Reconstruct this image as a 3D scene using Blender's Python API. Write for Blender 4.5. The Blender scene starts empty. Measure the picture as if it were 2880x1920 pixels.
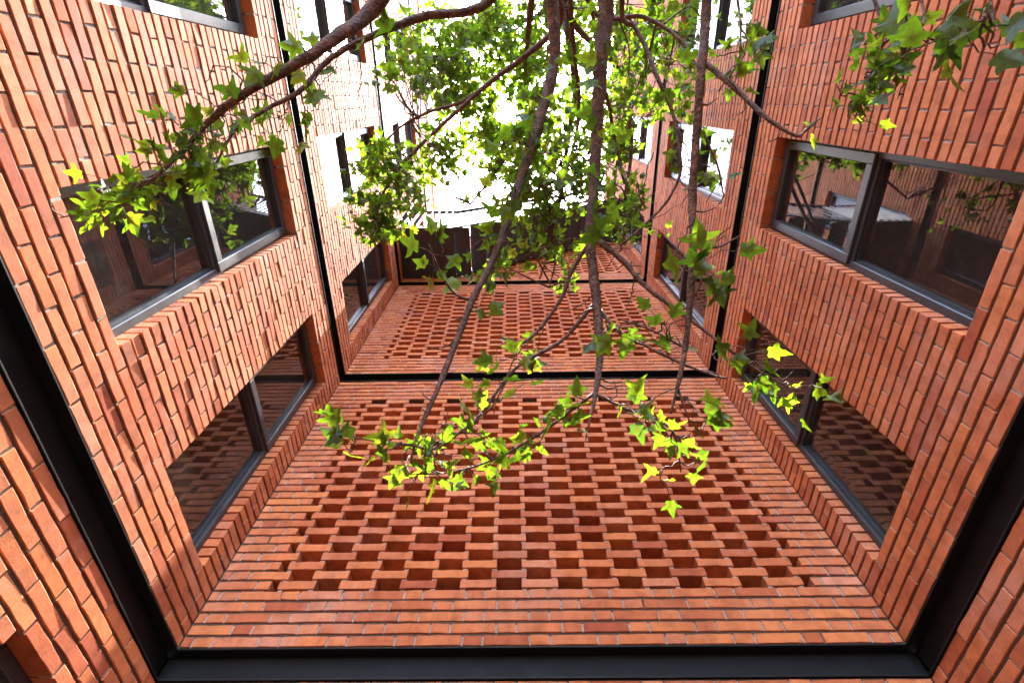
import bpy, math, random
import numpy as np
from mathutils import Matrix, Vector

random.seed(7)
rng = np.random.default_rng(11)
scene = bpy.context.scene
COL = scene.collection

# ------------------------------------------------------------------ camera, sky, sun, exposure
EYE = 1.5                                   # camera height above the paving
PITCH, YAW, ROLL = (math.radians(a) for a in (64.651, 1.1144, 0.3136))
FPX = 1443.65                               # focal length in photo pixels (2880 wide)


def camera_axes():
    F = np.array([0, math.cos(PITCH), math.sin(PITCH)])
    U = np.array([0, -math.sin(PITCH), math.cos(PITCH)])
    R = np.array([1.0, 0, 0])
    R, U = math.cos(ROLL) * R + math.sin(ROLL) * U, -math.sin(ROLL) * R + math.cos(ROLL) * U
    Z = np.array([[math.cos(YAW), -math.sin(YAW), 0], [math.sin(YAW), math.cos(YAW), 0], [0, 0, 1]])
    return Z @ R, Z @ U, Z @ F


AR, AU, AF = camera_axes()
cam = bpy.data.cameras.new('camera')
cam.lens = FPX / 2880 * 36
cam.sensor_width = 36
cam.clip_start, cam.clip_end = 0.05, 500
camo = bpy.data.objects.new('camera', cam)
COL.objects.link(camo)
camo.matrix_world = Matrix(((AR[0], AU[0], -AF[0], 0), (AR[1], AU[1], -AF[1], 0), (AR[2], AU[2], -AF[2], EYE), (0, 0, 0, 1)))
scene.camera = camo

SUN = Vector((0.079, -0.063, 0.995)).normalized()
world = bpy.data.worlds.new('World')
scene.world = world
world.use_nodes = True
wn = world.node_tree.nodes
sky = wn.new('ShaderNodeTexSky')
sky.sky_type = 'NISHITA'
sky.sun_disc = False
sky.sun_elevation = math.asin(SUN.z)
sky.sun_rotation = math.atan2(SUN.x, SUN.y)
sky.dust_density = 2.5
sky.air_density = 1.0
bg = wn['Background']
bg.inputs['Strength'].default_value = 0.15
world.node_tree.links.new(sky.outputs[0], bg.inputs[0])
sun = bpy.data.lights.new('sun', 'SUN')
sun.energy = 2.3
sun.angle = math.radians(0.53)
sun.color = (1.0, 0.95, 0.87)
suno = bpy.data.objects.new('sun', sun)
COL.objects.link(suno)
suno.rotation_euler = SUN.to_track_quat('Z', 'Y').to_euler()
suno.location = (0, 0, 20)
scene.view_settings.view_transform = 'Standard'
scene.view_settings.look = 'None'
scene.view_settings.gamma = 1
scene.view_settings.exposure = 4.42
scene.cycles.max_bounces = 10
scene.cycles.diffuse_bounces = 6
scene.cycles.transparent_max_bounces = 12

# ------------------------------------------------------------------ helpers
KD = 2880 / 2352


def ray(u, v):
    return AF + AR * (u * KD - 1440) / FPX - AU * (v * KD - 960) / FPX


def pt(u, v, d):
    p = ray(u, v) * d
    return np.array([p[0], p[1], p[2] + EYE])


def project(p):
    q = np.array([p[0], p[1], p[2] - EYE])
    d = q @ AF
    if d < 0.05:
        return None
    return 1440 + FPX * (q @ AR) / d, 960 - FPX * (q @ AU) / d, d


def tag(o, label=None, cat=None, group=None, kind=None):
    if label: o['label'] = label
    if cat: o['category'] = cat
    if group: o['group'] = group
    if kind: o['kind'] = kind
    return o


def empty(name, loc):
    o = bpy.data.objects.new(name, None)
    o.empty_display_size = 0.1
    o.location = loc
    COL.objects.link(o)
    return o


def link(name, me, parent=None, off=None, mtx=None):
    o = bpy.data.objects.new(name, me)
    COL.objects.link(o)
    m = mtx if mtx is not None else Matrix.Identity(4)
    if parent is not None:
        o.parent = parent
        if off is not None:
            m = Matrix.Translation(-Vector(off)) @ m
    o.matrix_basis = m
    return o


class MB:
    def __init__(self):
        self.v, self.f, self.t = [], [], []

    def add(self, verts, faces, tint=0.0):
        b = len(self.v)
        self.v.extend([tuple(p) for p in verts])
        self.f.extend([tuple(i + b for i in f) for f in faces])
        self.t.extend([tint] * len(faces))

    def mesh(self, name, mat, smooth=False):
        me = bpy.data.meshes.new(name)
        me.from_pydata(self.v, [], self.f)
        me.materials.append(mat)
        a = me.attributes.new('tint', 'FLOAT', 'FACE')
        a.data.foreach_set('value', self.t)
        if smooth:
            me.polygons.foreach_set('use_smooth', [True] * len(me.polygons))
        me.update()
        return me


BOXF = [(0, 3, 2, 1), (4, 5, 6, 7), (0, 1, 5, 4), (1, 2, 6, 5), (2, 3, 7, 6), (3, 0, 4, 7)]


def boxv(a, b):
    return [(a[0], a[1], a[2]), (b[0], a[1], a[2]), (b[0], b[1], a[2]), (a[0], b[1], a[2]),
            (a[0], a[1], b[2]), (b[0], a[1], b[2]), (b[0], b[1], b[2]), (a[0], b[1], b[2])]


def chamfer_box(a, b, c):
    """box with its twelve edges cut off by c"""
    a, b = np.array(a, float), np.array(b, float)
    c = min(c, 0.45 * float(np.min(b - a)))
    vs, idx = [], {}
    for sx in (0, 1):
        for sy in (0, 1):
            for sz in (0, 1):
                s = (sx, sy, sz)
                for ax in range(3):
                    p = []
                    for k in range(3):
                        e = (a, b)[s[k]][k]
                        if k != ax:
                            e += c if s[k] == 0 else -c
                        p.append(e)
                    idx[(s, ax)] = len(vs)
                    vs.append(p)
    fs = []
    for ax in range(3):
        o1, o2 = [k for k in range(3) if k != ax]
        for s in (0, 1):
            q = []
            for (i, j) in ((0, 0), (1, 0), (1, 1), (0, 1)):
                t = [0, 0, 0]
                t[ax], t[o1], t[o2] = s, i, j
                q.append(idx[(tuple(t), ax)])
            fs.append(q)
    for ax in range(3):                                            # edges along ax
        o1, o2 = [k for k in range(3) if k != ax]
        for i in (0, 1):
            for j in (0, 1):
                t0, t1 = [0, 0, 0], [0, 0, 0]
                t0[o1] = t1[o1] = i
                t0[o2] = t1[o2] = j
                t1[ax] = 1
                fs.append([idx[(tuple(t0), o1)], idx[(tuple(t1), o1)], idx[(tuple(t1), o2)], idx[(tuple(t0), o2)]])
    for sx in (0, 1):
        for sy in (0, 1):
            for sz in (0, 1):
                fs.append([idx[((sx, sy, sz), k)] for k in range(3)])
    vs = np.array(vs)
    ctr = (a + b) / 2
    out = []
    for f in fs:
        p = vs[f]
        n = np.cross(p[1] - p[0], p[2] - p[0])
        out.append(f if n @ (p.mean(0) - ctr) > 0 else f[::-1])
    return vs, out


# ------------------------------------------------------------------ materials
def new_mat(name):
    m = bpy.data.materials.new(name)
    m.use_nodes = True
    return m, m.node_tree.nodes, m.node_tree.links, m.node_tree.nodes['Principled BSDF']


def N(nodes, t, **kw):
    n = nodes.new(t)
    for k, v in kw.items():
        setattr(n, k, v)
    return n


def ramp(nodes, stops):
    r = nodes.new('ShaderNodeValToRGB')
    e = r.color_ramp.elements
    while len(e) < len(stops):
        e.new(0.5)
    for i, (p, c) in enumerate(stops):
        e[i].position = p
        e[i].color = (*c, 1)
    return r


def noise(nodes, links, vec, scale, detail=3, rough=0.5):
    n = nodes.new('ShaderNodeTexNoise')
    n.inputs['Scale'].default_value = scale
    n.inputs['Detail'].default_value = detail
    n.inputs['Roughness'].default_value = rough
    links.new(vec, n.inputs['Vector'])
    return n


def mixc(nodes, links, fac, a, b, mode='MIX'):
    m = nodes.new('ShaderNodeMix')
    m.data_type = 'RGBA'
    m.blend_type = mode
    for sock, val in ((m.inputs[0], fac), (m.inputs[6], a), (m.inputs[7], b)):
        if hasattr(val, 'links'):
            links.new(val, sock)
        elif isinstance(val, tuple):
            sock.default_value = (*val, 1)
        else:
            sock.default_value = val
    return m.outputs[2]


def make_brick():
    m, n, l, p = new_mat('fired_clay_brick')
    geo = n.new('ShaderNodeNewGeometry')
    pos = geo.outputs['Position']
    att = N(n, 'ShaderNodeAttribute', attribute_name='tint')
    oi = n.new('ShaderNodeObjectInfo')
    ad = N(n, 'ShaderNodeMath', operation='ADD')
    l.new(att.outputs['Fac'], ad.inputs[0]); l.new(oi.outputs['Random'], ad.inputs[1])
    fr = N(n, 'ShaderNodeMath', operation='FRACT')
    l.new(ad.outputs[0], fr.inputs[0])
    base = ramp(n, [(0.0, (0.36, 0.078, 0.031)), (0.10, (0.42, 0.112, 0.039)), (0.32, (0.48, 0.138, 0.049)), (0.55, (0.53, 0.160, 0.056)),
                    (0.78, (0.56, 0.173, 0.053)), (0.93, (0.50, 0.151, 0.060)), (1.0, (0.56, 0.210, 0.100))])
    l.new(fr.outputs[0], base.inputs[0])
    # cloudy firing marks, different on each brick because the lookup is shifted by its tint
    sh = N(n, 'ShaderNodeVectorMath', operation='ADD')
    cx = n.new('ShaderNodeCombineXYZ')
    mu = N(n, 'ShaderNodeMath', operation='MULTIPLY'); mu.inputs[1].default_value = 37.0
    l.new(fr.outputs[0], mu.inputs[0])
    for i in range(3): l.new(mu.outputs[0], cx.inputs[i])
    l.new(pos, sh.inputs[0]); l.new(cx.outputs[0], sh.inputs[1])
    n1 = noise(n, l, sh.outputs[0], 14, 5, 0.65)
    r1 = ramp(n, [(0.30, (0.72, 0.72, 0.74)), (0.5, (1, 1, 1)), (0.72, (1.15, 1.17, 1.22))])
    l.new(n1.outputs[0], r1.inputs[0])
    c = mixc(n, l, 1.0, base.outputs[0], r1.outputs[0], 'MULTIPLY')
    # drag marks along the brick
    mp = n.new('ShaderNodeMapping'); mp.inputs['Scale'].default_value = (16, 16, 190)
    l.new(sh.outputs[0], mp.inputs[0])
    n2 = noise(n, l, mp.outputs[0], 1.0, 3, 0.6)
    r2 = ramp(n, [(0.35, (0.84, 0.82, 0.80)), (0.6, (1.05, 1.05, 1.06))])
    l.new(n2.outputs[0], r2.inputs[0])
    c = mixc(n, l, 0.35, c, r2.outputs[0], 'MULTIPLY')
    # pale lime bloom in patches
    n3 = noise(n, l, pos, 2.3, 6, 0.7)
    r3 = ramp(n, [(0.50, (0, 0, 0)), (0.78, (0.5, 0.5, 0.5))])
    l.new(n3.outputs[0], r3.inputs[0])
    c = mixc(n, l, r3.outputs[0], c, (0.56, 0.33, 0.25))
    # rain streaks running down the face
    mq = n.new('ShaderNodeMapping'); mq.inputs['Scale'].default_value = (11, 11, 0.7)
    l.new(pos, mq.inputs[0])
    n6 = noise(n, l, mq.outputs[0], 1.0, 4, 0.6)
    r6 = ramp(n, [(0.33, (0.80, 0.78, 0.77)), (0.55, (1.02, 1.02, 1.02))])
    l.new(n6.outputs[0], r6.inputs[0])
    c = mixc(n, l, 0.8, c, r6.outputs[0], 'MULTIPLY')
    # burnt specks and pits
    n4 = noise(n, l, pos, 230, 2, 0.5)
    r4 = ramp(n, [(0.29, (0.30, 0.22, 0.2)), (0.36, (1, 1, 1))])
    l.new(n4.outputs[0], r4.inputs[0])
    c = mixc(n, l, 0.8, c, r4.outputs[0], 'MULTIPLY')
    l.new(c, p.inputs['Base Color'])
    p.inputs['Roughness'].default_value = 0.9
    p.inputs['Specular IOR Level'].default_value = 0.34
    n5 = noise(n, l, pos, 120, 5, 0.7)
    sm = N(n, 'ShaderNodeMath', operation='ADD')
    half = N(n, 'ShaderNodeMath', operation='MULTIPLY'); half.inputs[1].default_value = 0.25
    l.new(n2.outputs[0], half.inputs[0])
    l.new(n5.outputs[0], sm.inputs[0]); l.new(half.outputs[0], sm.inputs[1])
    b = n.new('ShaderNodeBump')
    b.inputs['Strength'].default_value = 0.22
    b.inputs['Distance'].default_value = 0.004
    l.new(sm.outputs[0], b.inputs['Height'])
    l.new(b.outputs[0], p.inputs['Normal'])
    return m


def make_mortar(name, col, dark):
    m, n, l, p = new_mat(name)
    geo = n.new('ShaderNodeNewGeometry')
    n1 = noise(n, l, geo.outputs['Position'], 60, 5, 0.7)
    r = ramp(n, [(0.3, dark), (0.7, col)])
    l.new(n1.outputs[0], r.inputs[0])
    l.new(r.outputs[0], p.inputs['Base Color'])
    p.inputs['Roughness'].default_value = 0.95
    n2 = noise(n, l, geo.outputs['Position'], 300, 3, 0.6)
    b = n.new('ShaderNodeBump'); b.inputs['Strength'].default_value = 0.5; b.inputs['Distance'].default_value = 0.003
    l.new(n2.outputs[0], b.inputs['Height']); l.new(b.outputs[0], p.inputs['Normal'])
    return m


def make_metal(name, col, rough, var=0.15, spec=0.45):
    m, n, l, p = new_mat(name)
    geo = n.new('ShaderNodeNewGeometry')
    n1 = noise(n, l, geo.outputs['Position'], 9, 6, 0.7)
    r = ramp(n, [(0.3, tuple(c * (1 - var) for c in col)), (0.7, tuple(c * (1 + var) for c in col))])
    l.new(n1.outputs[0], r.inputs[0]); l.new(r.outputs[0], p.inputs['Base Color'])
    rr = ramp(n, [(0.3, (rough * 0.8,) * 3), (0.75, (min(1, rough * 1.3),) * 3)])
    l.new(n1.outputs[0], rr.inputs[0]); l.new(rr.outputs[0], p.inputs['Roughness'])
    p.inputs['Specular IOR Level'].default_value = spec
    n2 = noise(n, l, geo.outputs['Position'], 40, 4, 0.6)
    b = n.new('ShaderNodeBump'); b.inputs['Strength'].default_value = 0.05; b.inputs['Distance'].default_value = 0.004
    l.new(n2.outputs[0], b.inputs['Height']); l.new(b.outputs[0], p.inputs['Normal'])
    return m


def make_glass():
    m, n, l, p = new_mat('coated_window_glass')
    n.remove(p)
    out = n['Material Output']
    fre = n.new('ShaderNodeFresnel'); fre.inputs['IOR'].default_value = 2.0
    geo = n.new('ShaderNodeNewGeometry')
    n1 = noise(n, l, geo.outputs['Position'], 1.6, 2, 0.4)
    bmp = n.new('ShaderNodeBump'); bmp.inputs['Strength'].default_value = 0.03; bmp.inputs['Distance'].default_value = 0.02
    l.new(n1.outputs[0], bmp.inputs['Height'])
    gl = n.new('ShaderNodeBsdfGlossy'); gl.inputs['Roughness'].default_value = 0.012
    gl.inputs['Color'].default_value = (0.92, 0.95, 0.98, 1)
    l.new(bmp.outputs[0], gl.inputs['Normal'])
    tr = n.new('ShaderNodeBsdfTransparent'); tr.inputs['Color'].default_value = (0.82, 0.82, 0.81, 1)
    # thin dust film with scratches, so the pane is never perfectly clean
    df = n.new('ShaderNodeBsdfDiffuse'); df.inputs['Color'].default_value = (0.45, 0.38, 0.33, 1)
    n2 = noise(n, l, geo.outputs['Position'], 26, 8, 0.8)
    rd = ramp(n, [(0.50, (0.034, 0.034, 0.034)), (0.85, (0.15, 0.15, 0.15))])
    l.new(n2.outputs[0], rd.inputs[0])
    mx = n.new('ShaderNodeMixShader'); mx2 = n.new('ShaderNodeMixShader')
    l.new(fre.outputs[0], mx.inputs[0]); l.new(tr.outputs[0], mx.inputs[1]); l.new(gl.outputs[0], mx.inputs[2])
    l.new(rd.outputs[0], mx2.inputs[0]); l.new(mx.outputs[0], mx2.inputs[1]); l.new(df.outputs[0], mx2.inputs[2])
    l.new(mx2.outputs[0], out.inputs[0])
    return m


def make_plain(name, a, b, scale, rough):
    m, n, l, p = new_mat(name)
    geo = n.new('ShaderNodeNewGeometry')
    n1 = noise(n, l, geo.outputs['Position'], scale, 5, 0.65)
    r = ramp(n, [(0.3, a), (0.7, b)])
    l.new(n1.outputs[0], r.inputs[0]); l.new(r.outputs[0], p.inputs['Base Color'])
    p.inputs['Roughness'].default_value = rough
    bm = n.new('ShaderNodeBump'); bm.inputs['Strength'].default_value = 0.4; bm.inputs['Distance'].default_value = 0.004
    n2 = noise(n, l, geo.outputs['Position'], scale * 6, 5, 0.7)
    l.new(n2.outputs[0], bm.inputs['Height']); l.new(bm.outputs[0], p.inputs['Normal'])
    return m


def make_bark():
    m, n, l, p = new_mat('reddish_brown_bark')
    geo = n.new('ShaderNodeNewGeometry')
    pos = geo.outputs['Position']
    n1 = noise(n, l, pos, 55, 6, 0.75)
    r = ramp(n, [(0.30, (0.025, 0.013, 0.008)), (0.5, (0.090, 0.040, 0.025)), (0.75, (0.20, 0.105, 0.070))])
    l.new(n1.outputs[0], r.inputs[0])
    nb = noise(n, l, pos, 17, 4, 0.6)
    rb = ramp(n, [(0.42, (0.7, 0.66, 0.62)), (0.52, (1, 1, 1)), (0.66, (1.7, 1.65, 1.6))])
    l.new(nb.outputs[0], rb.inputs[0])
    l.new(mixc(n, l, 1.0, r.outputs[0], rb.outputs[0], 'MULTIPLY'), p.inputs['Base Color'])
    p.inputs['Roughness'].default_value = 0.8
    v = n.new('ShaderNodeTexVoronoi'); v.inputs['Scale'].default_value = 70
    l.new(pos, v.inputs['Vector'])
    s = N(n, 'ShaderNodeMath', operation='ADD')
    l.new(n1.outputs[0], s.inputs[0]); l.new(v.outputs['Distance'], s.inputs[1])
    b = n.new('ShaderNodeBump'); b.inputs['Strength'].default_value = 0.9; b.inputs['Distance'].default_value = 0.006
    l.new(s.outputs[0], b.inputs['Height']); l.new(b.outputs[0], p.inputs['Normal'])
    return m


def make_leaf():
    m, n, l, p = new_mat('green_leaf')
    n.remove(p)
    out = n['Material Output']
    geo = n.new('ShaderNodeNewGeometry')
    att = N(n, 'ShaderNodeAttribute', attribute_name='tint')
    vein = N(n, 'ShaderNodeAttribute', attribute_name='vein')
    oi = n.new('ShaderNodeObjectInfo')
    ad = N(n, 'ShaderNodeMath', operation='ADD')
    l.new(att.outputs['Fac'], ad.inputs[0]); l.new(oi.outputs['Random'], ad.inputs[1])
    fr = N(n, 'ShaderNodeMath', operation='FRACT'); l.new(ad.outputs[0], fr.inputs[0])
    d = ramp(n, [(0.0, (0.030, 0.075, 0.012)), (0.5, (0.045, 0.105, 0.014)), (0.85, (0.07, 0.13, 0.016)), (1.0, (0.13, 0.14, 0.02))])
    t = ramp(n, [(0.0, (0.07, 0.185, 0.005)), (0.5, (0.135, 0.285, 0.008)), (0.85, (0.21, 0.35, 0.011)), (1.0, (0.32, 0.35, 0.016))])
    l.new(fr.outputs[0], d.inputs[0]); l.new(fr.outputs[0], t.inputs[0])
    n1 = noise(n, l, geo.outputs['Position'], 45, 5, 0.7)
    r1 = ramp(n, [(0.3, (0.68, 0.72, 0.55)), (0.6, (1.08, 1.05, 1.0))])
    l.new(n1.outputs[0], r1.inputs[0])
    # brown blemishes
    n2 = noise(n, l, geo.outputs['Position'], 30, 3, 0.6)
    r2 = ramp(n, [(0.68, (0, 0, 0)), (0.76, (0.8, 0.8, 0.8))])
    l.new(n2.outputs[0], r2.inputs[0])
    dc = mixc(n, l, 1.0, d.outputs[0], r1.outputs[0], 'MULTIPLY')
    tc = mixc(n, l, 1.0, t.outputs[0], r1.outputs[0], 'MULTIPLY')
    dc = mixc(n, l, r2.outputs[0], dc, (0.07, 0.035, 0.015))
    tc = mixc(n, l, r2.outputs[0], tc, (0.06, 0.03, 0.008))
    tc = mixc(n, l, vein.outputs['Fac'], tc, (0.10, 0.085, 0.008))
    df = n.new('ShaderNodeBsdfDiffuse'); tl = n.new('ShaderNodeBsdfTranslucent'); gl = n.new('ShaderNodeBsdfGlossy')
    gl.inputs['Roughness'].default_value = 0.42; gl.inputs['Color'].default_value = (1, 1, 1, 1)
    l.new(dc, df.inputs[0]); l.new(tc, tl.inputs[0])
    m1 = n.new('ShaderNodeMixShader'); m1.inputs[0].default_value = 0.62
    l.new(df.outputs[0], m1.inputs[1]); l.new(tl.outputs[0], m1.inputs[2])
    m2 = n.new('ShaderNodeMixShader')
    m2.inputs[0].default_value = 0.022
    l.new(m1.outputs[0], m2.inputs[1]); l.new(gl.outputs[0], m2.inputs[2])
    l.new(m2.outputs[0], out.inputs[0])
    return m


BRICK = make_brick()
MORTAR = make_mortar('grey_mortar', (0.40, 0.36, 0.31), (0.20, 0.17, 0.14))
BEDJOINT_SHADE = make_mortar('shade_toned_bed_mortar', (0.115, 0.075, 0.052), (0.06, 0.04, 0.028))  # mortar coloured dark brown to stand in for deep shade inside the joints
STEEL = make_metal('black_painted_steel', (0.008, 0.008, 0.009), 0.62, 0.5, spec=0.22)
FRAME = make_metal('charcoal_window_frame', (0.035, 0.040, 0.047), 0.38)
STAIRM = make_metal('dark_blue_grey_steel', (0.030, 0.031, 0.040), 0.45)
RAILM = make_metal('skylit_tone_baluster', (0.62, 0.62, 0.62), 0.45, 0.06)  # pale colour stands in for sky light on the landing balusters
GLASS = make_glass()
ROOM_SHADE = make_plain('room_shade_black', (0.018, 0.014, 0.012), (0.03, 0.024, 0.02), 2, 0.9)  # near-black colour stands in for the shade of unbuilt rooms
CURTAIN = make_plain('beige_curtain', (0.66, 0.60, 0.52), (0.76, 0.70, 0.62), 5, 0.9)
DARK_GROUND = make_plain('low_bounce_ground', (0.010, 0.009, 0.006), (0.024, 0.021, 0.014), 3.0, 0.95)  # unseen ground, coloured this dark to hold down light bounced up the walls
CAP = make_plain('grey_concrete_coping', (0.30, 0.29, 0.27), (0.40, 0.39, 0.36), 6, 0.85)
BARK = make_bark()
LEAF = make_leaf()
SOIL = make_plain('dark_soil', (0.05, 0.035, 0.025), (0.09, 0.065, 0.045), 14, 1.0)

# ------------------------------------------------------------------ dimensions (heights above the eye)
XL, XR, DY = -1.7396, 1.9375, 2.5
COURSE = 0.067764
JT = 0.0155                                   # bed joint
T1 = 1.6857
BEAM = 0.1559
PANEL = 40 * COURSE
STOREY = PANEL + BEAM
B1 = T1 - 0.166
YBACK = -3.05                                 # where the side walls stop, behind the camera
MOD = 0.2455                                  # stretcher module of the side walls
PER = 0.347                                   # stretcher + header of the back wall
WY0, WPIT, WW = 0.286, 1.35, 0.672            # side windows: near jamb, spacing, width
BD = 0.105                                    # brick depth


class Basis:
    """wall coordinates: a along the wall, z up (above the eye), w out of the wall face"""

    def __init__(self, origin, along):
        self.o = Vector(origin)
        self.u = Vector(along)
        self.n = self.u.cross(Vector((0, 0, 1)))

    def p(self, a, z, w):
        return self.o + self.u * a + Vector((0, 0, z)) + self.n * w

    def matrix(self, a, z, w):
        m = Matrix((self.u, (0, 0, 1), self.n)).transposed().to_4x4()
        m.translation = self.p(a, z, w)
        return m


LEFT = Basis((XL, 0, EYE), (0, 1, 0))
RIGHT = Basis((XR, 0, EYE), (0, -1, 0))
BACK = Basis((0, DY, EYE), (1, 0, 0))


def wbox(mb, B, a0, a1, z0, z1, w0, w1, c=0.0, tint=0.0):
    if c:
        vs, fs = chamfer_box((a0, z0, w0), (a1, z1, w1), c)
    else:
        vs, fs = boxv((a0, z0, w0), (a1, z1, w1)), BOXF
    mb.add([B.p(*v) for v in vs], fs, tint)


# ------------------------------------------------------------------ bricks
_brick_cache = {}


def brick_geo(L, h, depth, var):
    """front face with a worn, slightly ragged arris; local x along, y up, z out; origin on the face centre"""
    r = np.random.default_rng(hash((round(L * 1000), round(depth * 1000), var)) % (2 ** 32))
    nl = 4 if L > 0.13 else 2
    ring = []
    for i in range(nl): ring.append((-L / 2 + L * i / nl, -h / 2))
    ring.append((L / 2, -h / 2))
    for i in range(nl): ring.append((L / 2 - L * i / nl, h / 2))
    ring.append((-L / 2, h / 2))
    ring = np.array(ring)
    m = len(ring)
    outer = ring + r.normal(0, 0.0012, ring.shape)
    bev = 0.0014 + np.abs(r.normal(0, 0.0009, (m, 1)))
    inner = outer - np.sign(ring) * np.where(np.abs(np.abs(ring) - np.array([L / 2, h / 2])) < 1e-6, 1, 0) * bev
    v = [(x, y, 0.0) for x, y in inner] + [(x, y, -0.0016) for x, y in outer] + [(x, y, -depth) for x, y in ring]
    f = [tuple(range(m))]
    for i in range(m):
        j = (i + 1) % m
        f.append((i, m + i, m + j, j))
        f.append((m + i, 2 * m + i, 2 * m + j, m + j))
    return np.array(v), f


def brick_mesh(L, h, depth, var):
    key = (round(L, 3), round(depth, 3), var)
    if key not in _brick_cache:
        v, f = brick_geo(L, h, depth, var)
        me = bpy.data.meshes.new('brick')
        me.from_pydata([tuple(p) for p in v], [], f)
        me.materials.append(BRICK)
        _brick_cache[key] = me
    return _brick_cache[key]


def split_run(a0, a1, joints, least=0.045):
    """cut [a0,a1] at the joints, merging slivers"""
    cuts = [a0] + [j for j in joints if a0 + least < j < a1 - least] + [a1]
    return [(cuts[i], cuts[i + 1]) for i in range(len(cuts) - 1)]


def lay(parent, off, B, bricks, rough, nmax=300):
    """bricks: (a0,a1,z0,z1,depth); the nmax that show largest become parts, the rest one part"""
    h = COURSE - JT
    ranked = []
    for i, (a0, a1, z0, z1, dep) in enumerate(bricks):
        q = [project(B.p(a, z, 0)) for a, z in ((a0, z0), (a1, z0), (a1, z1), (a0, z1))]
        s = -1.0
        if all(q):
            cxm, cym = sum(t[0] for t in q) / 4, sum(t[1] for t in q) / 4
            if -20 < cxm < 2900 and -20 < cym < 1940:
                s = abs(sum(q[k][0] * q[(k + 1) % 4][1] - q[(k + 1) % 4][0] * q[k][1] for k in range(4))) / 2
        ranked.append((s, i))
    big = set(i for s, i in sorted(ranked, reverse=True)[:nmax] if s > 30)
    rest = MB()
    for i, (a0, a1, z0, z1, dep) in enumerate(bricks):
        L = round(a1 - a0, 3)
        var = random.randrange(7)
        m = B.matrix((a0 + a1) / 2, (z0 + z1) / 2, random.gauss(0, rough))
        tw = rough * 1.5 / max(L, 0.1)
        m = m @ Matrix.Rotation(random.gauss(0, tw), 4, 'Y') @ Matrix.Rotation(random.gauss(0, tw * 1.3), 4, 'X') \
            @ Matrix.Rotation(random.gauss(0, 0.0035), 4, 'Z')
        if i in big:
            link('brick', brick_mesh(L, h, dep, var), parent, off, m)
        else:
            v, f = brick_geo(L, h, dep, var)
            M = np.array(m)
            rest.add(v @ M[:3, :3].T + M[:3, 3], f, random.random())
    if rest.v:
        o = link('brickwork', rest.mesh('brickwork', BRICK), parent, off)
        o['kind'] = 'stuff'


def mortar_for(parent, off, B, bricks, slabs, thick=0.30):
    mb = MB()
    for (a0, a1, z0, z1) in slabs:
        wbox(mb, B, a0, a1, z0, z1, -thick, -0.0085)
    link('bed_mortar', mb.mesh('bed_mortar', BEDJOINT_SHADE), parent, off)
    mb = MB()
    rows = {}
    for b in bricks:
        rows.setdefault(round(b[2], 4), []).append(b)
    for z, row in rows.items():
        row.sort()
        for p, q in zip(row, row[1:]):
            gap = q[0] - p[1]
            if 0.003 < gap < 0.02:
                rec = 0.004 + abs(random.gauss(0, 0.002))
                wbox(mb, B, p[1] - 0.002, q[0] + 0.002, p[2] + 0.001, p[3] - random.uniform(0.0005, 0.006), -0.06, -rec)
    if mb.v:
        o = link('perpend_mortar', mb.mesh('perpend_mortar', MORTAR), parent, off)
        o['kind'] = 'stuff'


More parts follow.
